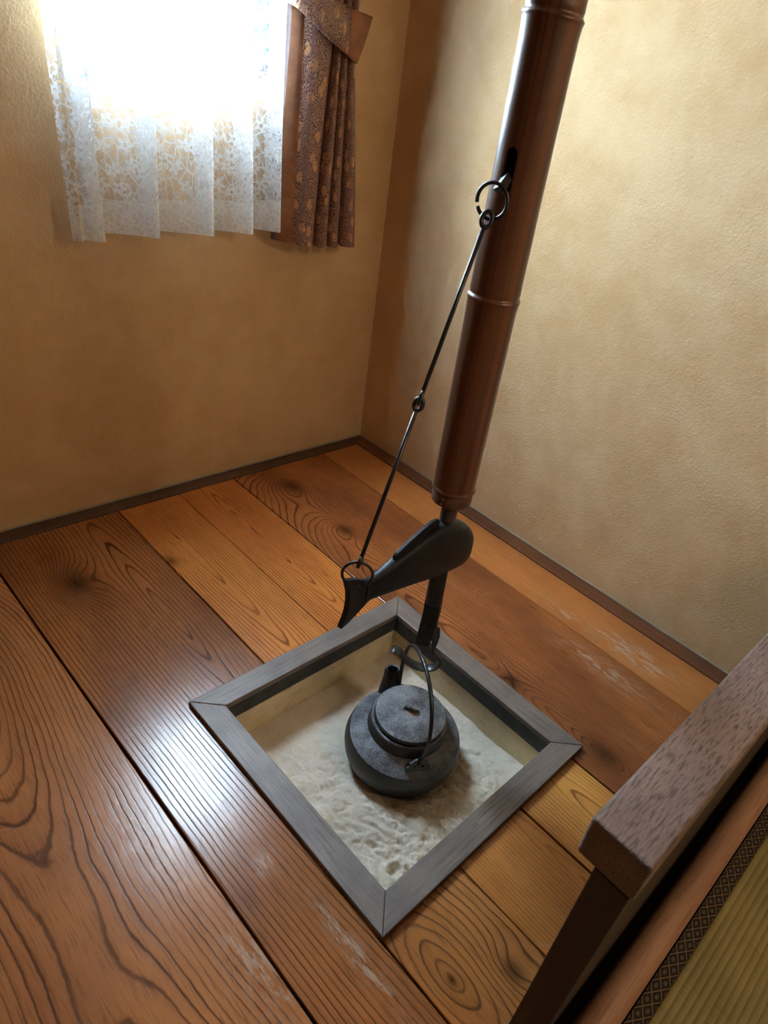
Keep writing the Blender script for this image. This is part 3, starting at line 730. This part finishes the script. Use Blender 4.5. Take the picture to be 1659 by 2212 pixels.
flatpart('dorsal_fin', [(.026, .520), (.030, .5425), (.046, .5445), (.075, .5380), (.110, .5285), (.140, .5180), (.145, .5020), (.11, .508), (.07, .517)], .0045, M['blackwood'], fb, .002)
flatpart('tail_fin', [(.190, .4560), (.205, .4500), (.222, .4420), (.243, .4330), (.2605, .4285), (.2625, .4300), (.2560, .4440), (.2515, .4600), (.2505, .4800), (.2535, .5000), (.2615, .5245), (.2590, .5270), (.240, .5190), (.215, .5030), (.195, .4965)], .0048, M['blackwood'], fb, .0012)

# hanger rod with hook
hk = tag(empty('pot_hook_rod', (BX, BY, .14)), 'dark hanger stick with a flat iron hook above the kettle', 'hook')
def HP(u, z, t=0.0): return CR*u+CF*t+Vector((0, 0, (z if z > .30 else z-.007)-.14))
bm = bmesh.new(); tube(bm, [HP(.001, .60), HP(.001, .53)], [.0150, .0150], 20); from_bm('upper_stick', bm, M['rodwood'], hk, angle=40)
bm = bmesh.new(); tube(bm, [HP(.0055, .425), HP(.0065, .41), HP(.0075, .340), HP(.0075, .332)], [.0160, .0165, .0168, .0150], 24); from_bm('lower_stick', bm, M['blackwood'], hk, angle=40)
bm = bmesh.new()    # split tongue below the round part
pr = [(-.0095, .338), (.0210, .338), (.0225, .300), (.0205, .262), (.0175, .234), (-.0090, .2305), (-.0105, .265), (-.0085, .305)]
A = [bm.verts.new(HP(u, z, .004+.010*math.sin((.338-z)*14))) for u, z in pr]; B = [bm.verts.new(HP(u+.004, z+.002, -.013)) for u, z in pr]
bm.faces.new(A); bm.faces.new(B[::-1])
for i in range(len(pr)): bm.faces.new((A[i], B[i], B[(i+1) % len(pr)], A[(i+1) % len(pr)]))
bmesh.ops.recalc_face_normals(bm, faces=bm.faces); bmesh.ops.bevel(bm, geom=bm.edges[:], offset=.0016, segments=2, affect='EDGES')
from_bm('split_tongue', bm, M['blackwood'], hk, angle=35)
bm = bmesh.new()
hkp = [(.0235, .285), (.0240, .262), (.0255, .235), (.0268, .212), (.0300, .203), (.0385, .1985), (.0465, .190), (.0480, .177), (.0420, .164), (.0300, .1555), (.0140, .1520), (-.0030, .1545), (-.0190, .1620), (-.0310, .1735), (-.0400, .1835), (-.0500, .1870), (-.0550, .1850)]
cp = catmull([HP(u, z, -.008) for u, z in hkp], 5); n = len(cp)
wd = []
for i in range(n):
    s = i/(n-1)
    wd.append(.0050 if s < .25 else .0050+.0060*min(1, (s-.25)/.22))
rings = []
for i, p in enumerate(cp):
    t = (cp[min(i+1, n-1)]-cp[max(i-1, 0)]).normalized(); nr = t.cross(CF).normalized(); w = wd[i]; h = .0024
    rings.append([bm.verts.new(p+CF*a*w+nr*b*h) for a, b in ((-1, -.6), (-.85, -1), (.85, -1), (1, -.6), (1, .6), (.85, 1), (-.85, 1), (-1, .6))])
for a, b in zip(rings, rings[1:]):
    for k in range(8): bm.faces.new((a[k], a[(k+1) % 8], b[(k+1) % 8], b[k]))
bm.faces.new(rings[0][::-1]); bm.faces.new(rings[-1])
from_bm('iron_hook', bm, M['iron'], hk, angle=35)
bm = bmesh.new(); pr = [(.0150, .268), (.0320, .272), (.0355, .250), (.0335, .228), (.0300, .205), (.0262, .2035), (.0235, .220), (.0190, .243)]
A = [bm.verts.new(HP(u, z, -.004)) for u, z in pr]; B = [bm.verts.new(HP(u, z, -.011)) for u, z in pr]
bm.faces.new(A); bm.faces.new(B[::-1])
for i in range(len(pr)): bm.faces.new((A[i], B[i], B[(i+1) % len(pr)], A[(i+1) % len(pr)]))
bmesh.ops.recalc_face_normals(bm, faces=bm.faces); bmesh.ops.bevel(bm, geom=bm.edges[:], offset=.0012, segments=2, affect='EDGES')
from_bm('hook_shank', bm, M['iron'], hk, angle=35)

# ================================================================ curtains
def cloth(name, grid, mat, parent=None, us=None, flip=False):
    """grid[j][i] of Vector rows from bottom to top; uv in metres"""
    nj = len(grid); ni = len(grid[0])
    vs_ = [v for row in grid for v in row]; fs = []
    for j in range(nj-1):
        for i in range(ni-1):
            a = j*ni+i; fs.append((a, a+1, a+ni+1, a+ni))
    me = bpy.data.meshes.new(name); me.from_pydata([tuple(v) for v in vs_], [], fs)
    if us is None:
        us = [0.0]
        for i in range(1, ni): us.append(us[-1]+(grid[0][i]-grid[0][i-1]).length)
    uvl = me.uv_layers.new(name='UVMap')
    for lp in me.loops:
        vi = lp.vertex_index; uvl.data[lp.index].uv = (us[vi % ni], vs_[vi].z)
    return link(name, me, mat, parent, True)
LP = [(-.985, -.078), (-.968, -.090), (-.957, -.078), (-.945, -.092), (-.928, -.100), (-.917, -.092), (-.925, -.052), (-.932, -.030), (-.905, -.030), (-.86, -.048), (-.82, -.072), (-.797, -.090), (-.788, -.084), (-.797, -.05), (-.806, -.028),
      (-.775, -.028), (-.73, -.050), (-.69, -.072), (-.665, -.090), (-.657, -.083), (-.666, -.05), (-.674, -.028), (-.645, -.028), (-.61, -.050), (-.575, -.074), (-.553, -.090), (-.546, -.082), (-.554, -.05), (-.562, -.028),
      (-.535, -.03), (-.50, -.055), (-.472, -.080), (-.460, -.088), (-.455, -.078), (-.463, -.045), (-.467, -.03), (-.448, -.028), (-.430, -.032), (-.418, -.035), (-.410, -.034)]
path = catmull([(x, y, 0) for x, y in LP], 7)
lace = tag(empty('lace_curtain', (-.70, -.06, .745)), 'sheer white floral lace curtain hanging across the window', 'curtain')
linv = Matrix.Translation(lace.location).inverted()
def hemz(p): return .7455+.034*(p.x+.97)+.055*(p.y+.09)*.5
def lace_grid(z0f, z1f, nj):
    g = []
    for j in range(nj+1):
        row = []
        for p in path:
            z = z0f(p)+(z1f(p)-z0f(p))*j/nj
            k = (z-.74)/1.2
            wv = .005*math.sin(z*5+p.x*9)
            row.append(Vector((p.x+.004*math.sin(z*4+p.x*13)+k*.016*(p.x+.97)/.56, p.y*(1-.18*k)-.004+wv*.6, z)))
        g.append(row)
    return g
HB = .073
o = cloth('lace_hem', lace_grid(hemz, lambda p: hemz(p)+HB, 8), M['lace_hem']); o.parent = lace; o.matrix_parent_inverse = linv
o = cloth('lace_panel', lace_grid(lambda p: hemz(p)+HB, lambda p: 1.98, 60), M['lace']); o.parent = lace; o.matrix_parent_inverse = linv

drape = tag(empty('paisley_drape', (-.32, -.07, .72)), 'purple and gold paisley drape gathered beside the lace curtain', 'curtain')
dinv = Matrix.Translation(drape.location).inverted()
# plan of the folds at hem, at the tie and at the rail
DB = [(-.412, -.082), (-.395, -.097), (-.370, -.102), (-.352, -.094), (-.347, -.066), (-.345, -.018), (-.341, -.066), (-.334, -.094), (-.318, -.103), (-.304, -.094), (-.299, -.066), (-.297, -.018), (-.293, -.064), (-.287, -.090), (-.272, -.098), (-.258, -.088), (-.253, -.06), (-.250, -.018),
      (-.245, -.064), (-.238, -.090), (-.216, -.103), (-.196, -.092), (-.188, -.064), (-.184, -.004)]
DT = [(-.400, -.075), (-.380, -.090), (-.352, -.097), (-.330, -.094), (-.318, -.080), (-.314, -.035), (-.311, -.078), (-.308, -.090), (-.302, -.096), (-.296, -.090), (-.292, -.075), (-.289, -.035), (-.286, -.074), (-.282, -.086), (-.276, -.090), (-.270, -.082), (-.267, -.065), (-.264, -.035),
      (-.261, -.066), (-.257, -.078), (-.250, -.082), (-.243, -.074), (-.236, -.050), (-.225, -.004)]
DR = [(-.52+.36*i/23, -.125-.025*math.sin(i*PI/2.4)) for i in range(23)]+[(-.15, -.004)]
def lerp2(a, b, t): return [((1-t)*p[0]+t*q[0], (1-t)*p[1]+t*q[1]) for p, q in zip(a, b)]
def sst(t): t = max(0, min(1, t)); return t*t*(3-2*t)
ZT = 1.215
def drape_row(z, pts):
    if z <= ZT: return lerp2(pts[0], pts[1], ((z-.72)/(ZT-.72))**1.15)
    return lerp2(pts[1], pts[2], sst((z-ZT-.02)/.5)*.9+.1*max(0, (z-ZT)/.76))
def drape_grid(pts, k, nj, zb=0.0):
    zs = [.7225+(1.98-.7225)*j/nj for j in range(nj+1)]; g = []
    for j, z in enumerate(zs):
        row = [Vector((p.x, p.y, z)) for p in catmull([(x, y, 0) for x, y in drape_row(z, pts)], k)]
        if j == 0:
            for v in row: v.z += .012*max(0, (-.30-v.x)/.15)+.05*(v.y+.10)*.25
        g.append(row)
    return g
gd = drape_grid((DB, DT, DR), 6, 64)
us = [0.0]
for i in range(1, len(gd[0])): us.append(us[-1]+(gd[0][i]-gd[0][i-1]).length)
o = cloth('drape_cloth', gd, M['paisley'], us=us); o.parent = drape; o.matrix_parent_inverse = dinv
BB = [(-.452, -.058), (-.440, -.068), (-.425, -.078), (-.412, -.082)]
BT = [(-.428, -.062), (-.418, -.068), (-.409, -.073), (-.400, -.075)]
BRR = [(-.56, -.120), (-.547, -.124), (-.533, -.125), (-.52, -.125)]
o = cloth('border_strip', drape_grid((BB, BT, BRR), 4, 48), M['suede']); o.parent = drape; o.matrix_parent_inverse = dinv
LB = [(-.452, -.058), (-.438, -.050), (-.430, -.040)]; LT = [(-.447, -.046), (-.434, -.052), (-.428, -.062)]; LR = [(-.57, -.108), (-.565, -.114), (-.56, -.120)]
LB2 = [(-.458, -.046), (-.455, -.052), (-.452, -.058)]
o = cloth('lining_edge', drape_grid((LB2, LT, LR), 4, 48), M['lining_cloth']); o.parent = drape; o.matrix_parent_inverse = dinv
# tie-back band
tie = tag(empty('curtain_tieback', (-.33, -.11, 1.2)), 'wide paisley tieback band with plain brown end around the drape', 'tieback')
tinv = Matrix.Translation(tie.location).inverted()
def band_grid(pts, nj):
    """pts: (x, y, z_low, z_high)"""
    lo = catmull([(p[0], p[1], p[2]) for p in pts], 6); hi = catmull([(p[0]+.004, p[1]+.004, p[3]) for p in pts], 6)
    return [[a.lerp(b, j/nj)+Vector((0, -.003*math.sin(PI*j/nj), 0)) for a, b in zip(lo, hi)] for j in range(nj+1)]
o = cloth('band', band_grid([(-.440, -.040, 1.262, 1.345), (-.436, -.085, 1.256, 1.340), (-.405, -.105, 1.236, 1.322), (-.365, -.115, 1.214, 1.300), (-.325, -.116, 1.196, 1.287), (-.292, -.110, 1.186, 1.280)], 6), M['paisley']); o.parent = tie; o.matrix_parent_inverse = tinv
o = cloth('plain_end', band_grid([(-.292, -.1095, 1.186, 1.280), (-.272, -.104, 1.180, 1.279), (-.248, -.095, 1.175, 1.278), (-.228, -.085, 1.172, 1.277)], 6), M['suede']); o.parent = tie; o.matrix_parent_inverse = tinv
for row_o in (o,):
    me = row_o.data
    for v in me.vertices:
        k = (v.co.z-1.17)/.11; s = max(0, (v.co.x+.292)/.064); v.co.x += s*(k-.35)*.038
for p_o in (tie.children):
    md = p_o.modifiers.new('thickness', 'SOLIDIFY'); md.thickness = .004; md.offset = 0
rail_o = tag(box('curtain_rail', (-1.06, -.165, 1.982), (-.12, -.0005, 2.02), M['whitewood'], None, .006), 'wooden curtain rail fixed to the wall above the lace curtain', 'rail')

# ================================================================ low partition rail, sill and tatami
YAW = -0.0185
ra = tag(empty('partition_rail', (-1.067, -1.600, 0), YAW), 'low dark wooden partition with thick weathered cap rail in the foreground', 'railing')
L = 1.062
def rrect(y0, y1, z0, z1, r, n=5):
    out = []
    for cy, cz, a0 in ((y1-r, z1-r, 0), (y0+r, z1-r, PI/2), (y0+r, z0+r, PI), (y1-r, z0+r, 1.5*PI)):
        for i in range(n+1): a = a0+PI/2*i/n; out.append((cy+r*math.cos(a), cz+r*math.sin(a)))
    return out
bm = bmesh.new(); rings = []
for x, ins in ((0, .0036), (.0008, .0016), (.0028, .0003), (.006, 0), (L, 0)):
    rings.append([bm.verts.new((x, y, z)) for y, z in rrect(-.0795+ins, -ins, .452+ins, .52-ins, .0048)])
for p, q in zip(rings, rings[1:]):
    for k in range(len(p)): bm.faces.new((p[k], p[(k+1) % len(p)], q[(k+1) % len(p)], q[k]))
bm.faces.new(rings[0][::-1]); bm.faces.new(rings[-1])
from_bm('cap_rail', bm, M['rail'], ra)
box('panel_board', (.0, -.0750, .0015), (L, -.0270, .4515), M['sillwood_dark'], ra, .002)
bm = bmesh.new()
pr = [(-.0, -.033), (-.0, .010)]
SW, SH = .054, .030
arc = [(-SW/2+SW/2*math.cos(PI*i/16), .006+SH*math.sin(PI*i/16)) for i in range(17)]
prof = [(0, -.033)]+arc+[(-SW, -.033)]
A = [bm.verts.new((-1.60, p[0], p[1])) for p in prof]; B = [bm.verts.new((.98, p[0], p[1])) for p in prof]
bm.faces.new(A); bm.faces.new(B[::-1])
for i in range(len(prof)): bm.faces.new((A[i], B[i], B[(i+1) % len(prof)], A[(i+1) % len(prof)]))
so = from_bm('trim_5', bm, M['sillwood'], None, angle=30); so.location = (-.985, -1.6955, 0); so.rotation_euler = (0, 0, YAW)
tag(so, 'rounded brown wooden sill beside the tatami', kind='structure')
tat = tag(empty('tatami_mat', (-.985, -1.751, 0), YAW), 'olive tatami mat with dark patterned cloth border in the lower right corner', 'tatami')
box('border_cloth', (-1.6, -.030, -.033), (.985, -.001, .001), M['heri'], tat, .0015)
nr = 1100; verts = []; faces = []
Y0t = -.0285; pitch = .0125; N = 70; sub = 8
ys = [Y0t-pitch*i/sub for i in range(N*sub+1)]
prof = [(y, .0015+.0022*abs(math.sin(PI*(Y0t-y)/pitch))**.55) for y in ys]
for x in (-1.6, .985):
    for y, z in prof: verts.append((x, y, z))
n = len(prof)
for i in range(n-1): faces.append((i, i+1, n+i+1, n+i))
verts += [(-1.6, ys[-1], -.033), (.985, ys[-1], -.033), (-1.6, ys[0], -.033), (.985, ys[0], -.033)]
b0 = 2*n
faces += [(n-1, b0, b0+1, 2*n-1), (0, n, b0+3, b0+2), (b0, b0+2, b0+3, b0+1)]
me = bpy.data.meshes.new('rush_surface'); me.from_pydata(verts, [], faces); link('rush_surface', me, M['tatami'], tat, True)
# second mat fills the room behind the viewer
t2 = tag(empty('tatami_mat', (-.985, -1.751-.0285-pitch*N-.004, 0), YAW), 'olive tatami mat further back in the room, away from the hearth', 'tatami')
box('rush_surface', (-1.55, -1.1, -.033), (.93, -.0, .0025), M['tatami'], t2, .002)

# ================================================================ added warm fill light in pendant form, unseen behind the viewer
lamp = tag(empty('fill_lamp', (-.62, -2.75, 1.78)), 'added warm fill light shaped as a square pendant behind the viewer', 'lamp')
t = NT('fill_light_paper'); em = t.n('ShaderNodeEmission'); em.inputs[0].default_value = (1.0, .82, .60, 1); em.inputs[1].default_value = 8.5
t.t.links.new(em.outputs[0], t.out.inputs[0]); t.t.nodes.remove(t.b); M['paper'] = t.m
box('fill_shade', (-.19, -.19, .02), (.19, .19, .20), M['paper'], lamp)
for sx in (-1, 1):
    for sy in (-1, 1): box('corner_post', (sx*.20-.009, sy*.20-.009, 0), (sx*.20+.009, sy*.20+.009, .22), M['sillwood_dark'], lamp, .002)
box('top_frame', (-.21, -.21, .2205), (.21, .21, .232), M['sillwood_dark'], lamp, .002)
bm = bmesh.new(); tube(bm, [(0, 0, .232), (0, 0, ZC-1.78-.0005)], .004, 8); from_bm('cord', bm, M['sillwood_dark'], lamp)
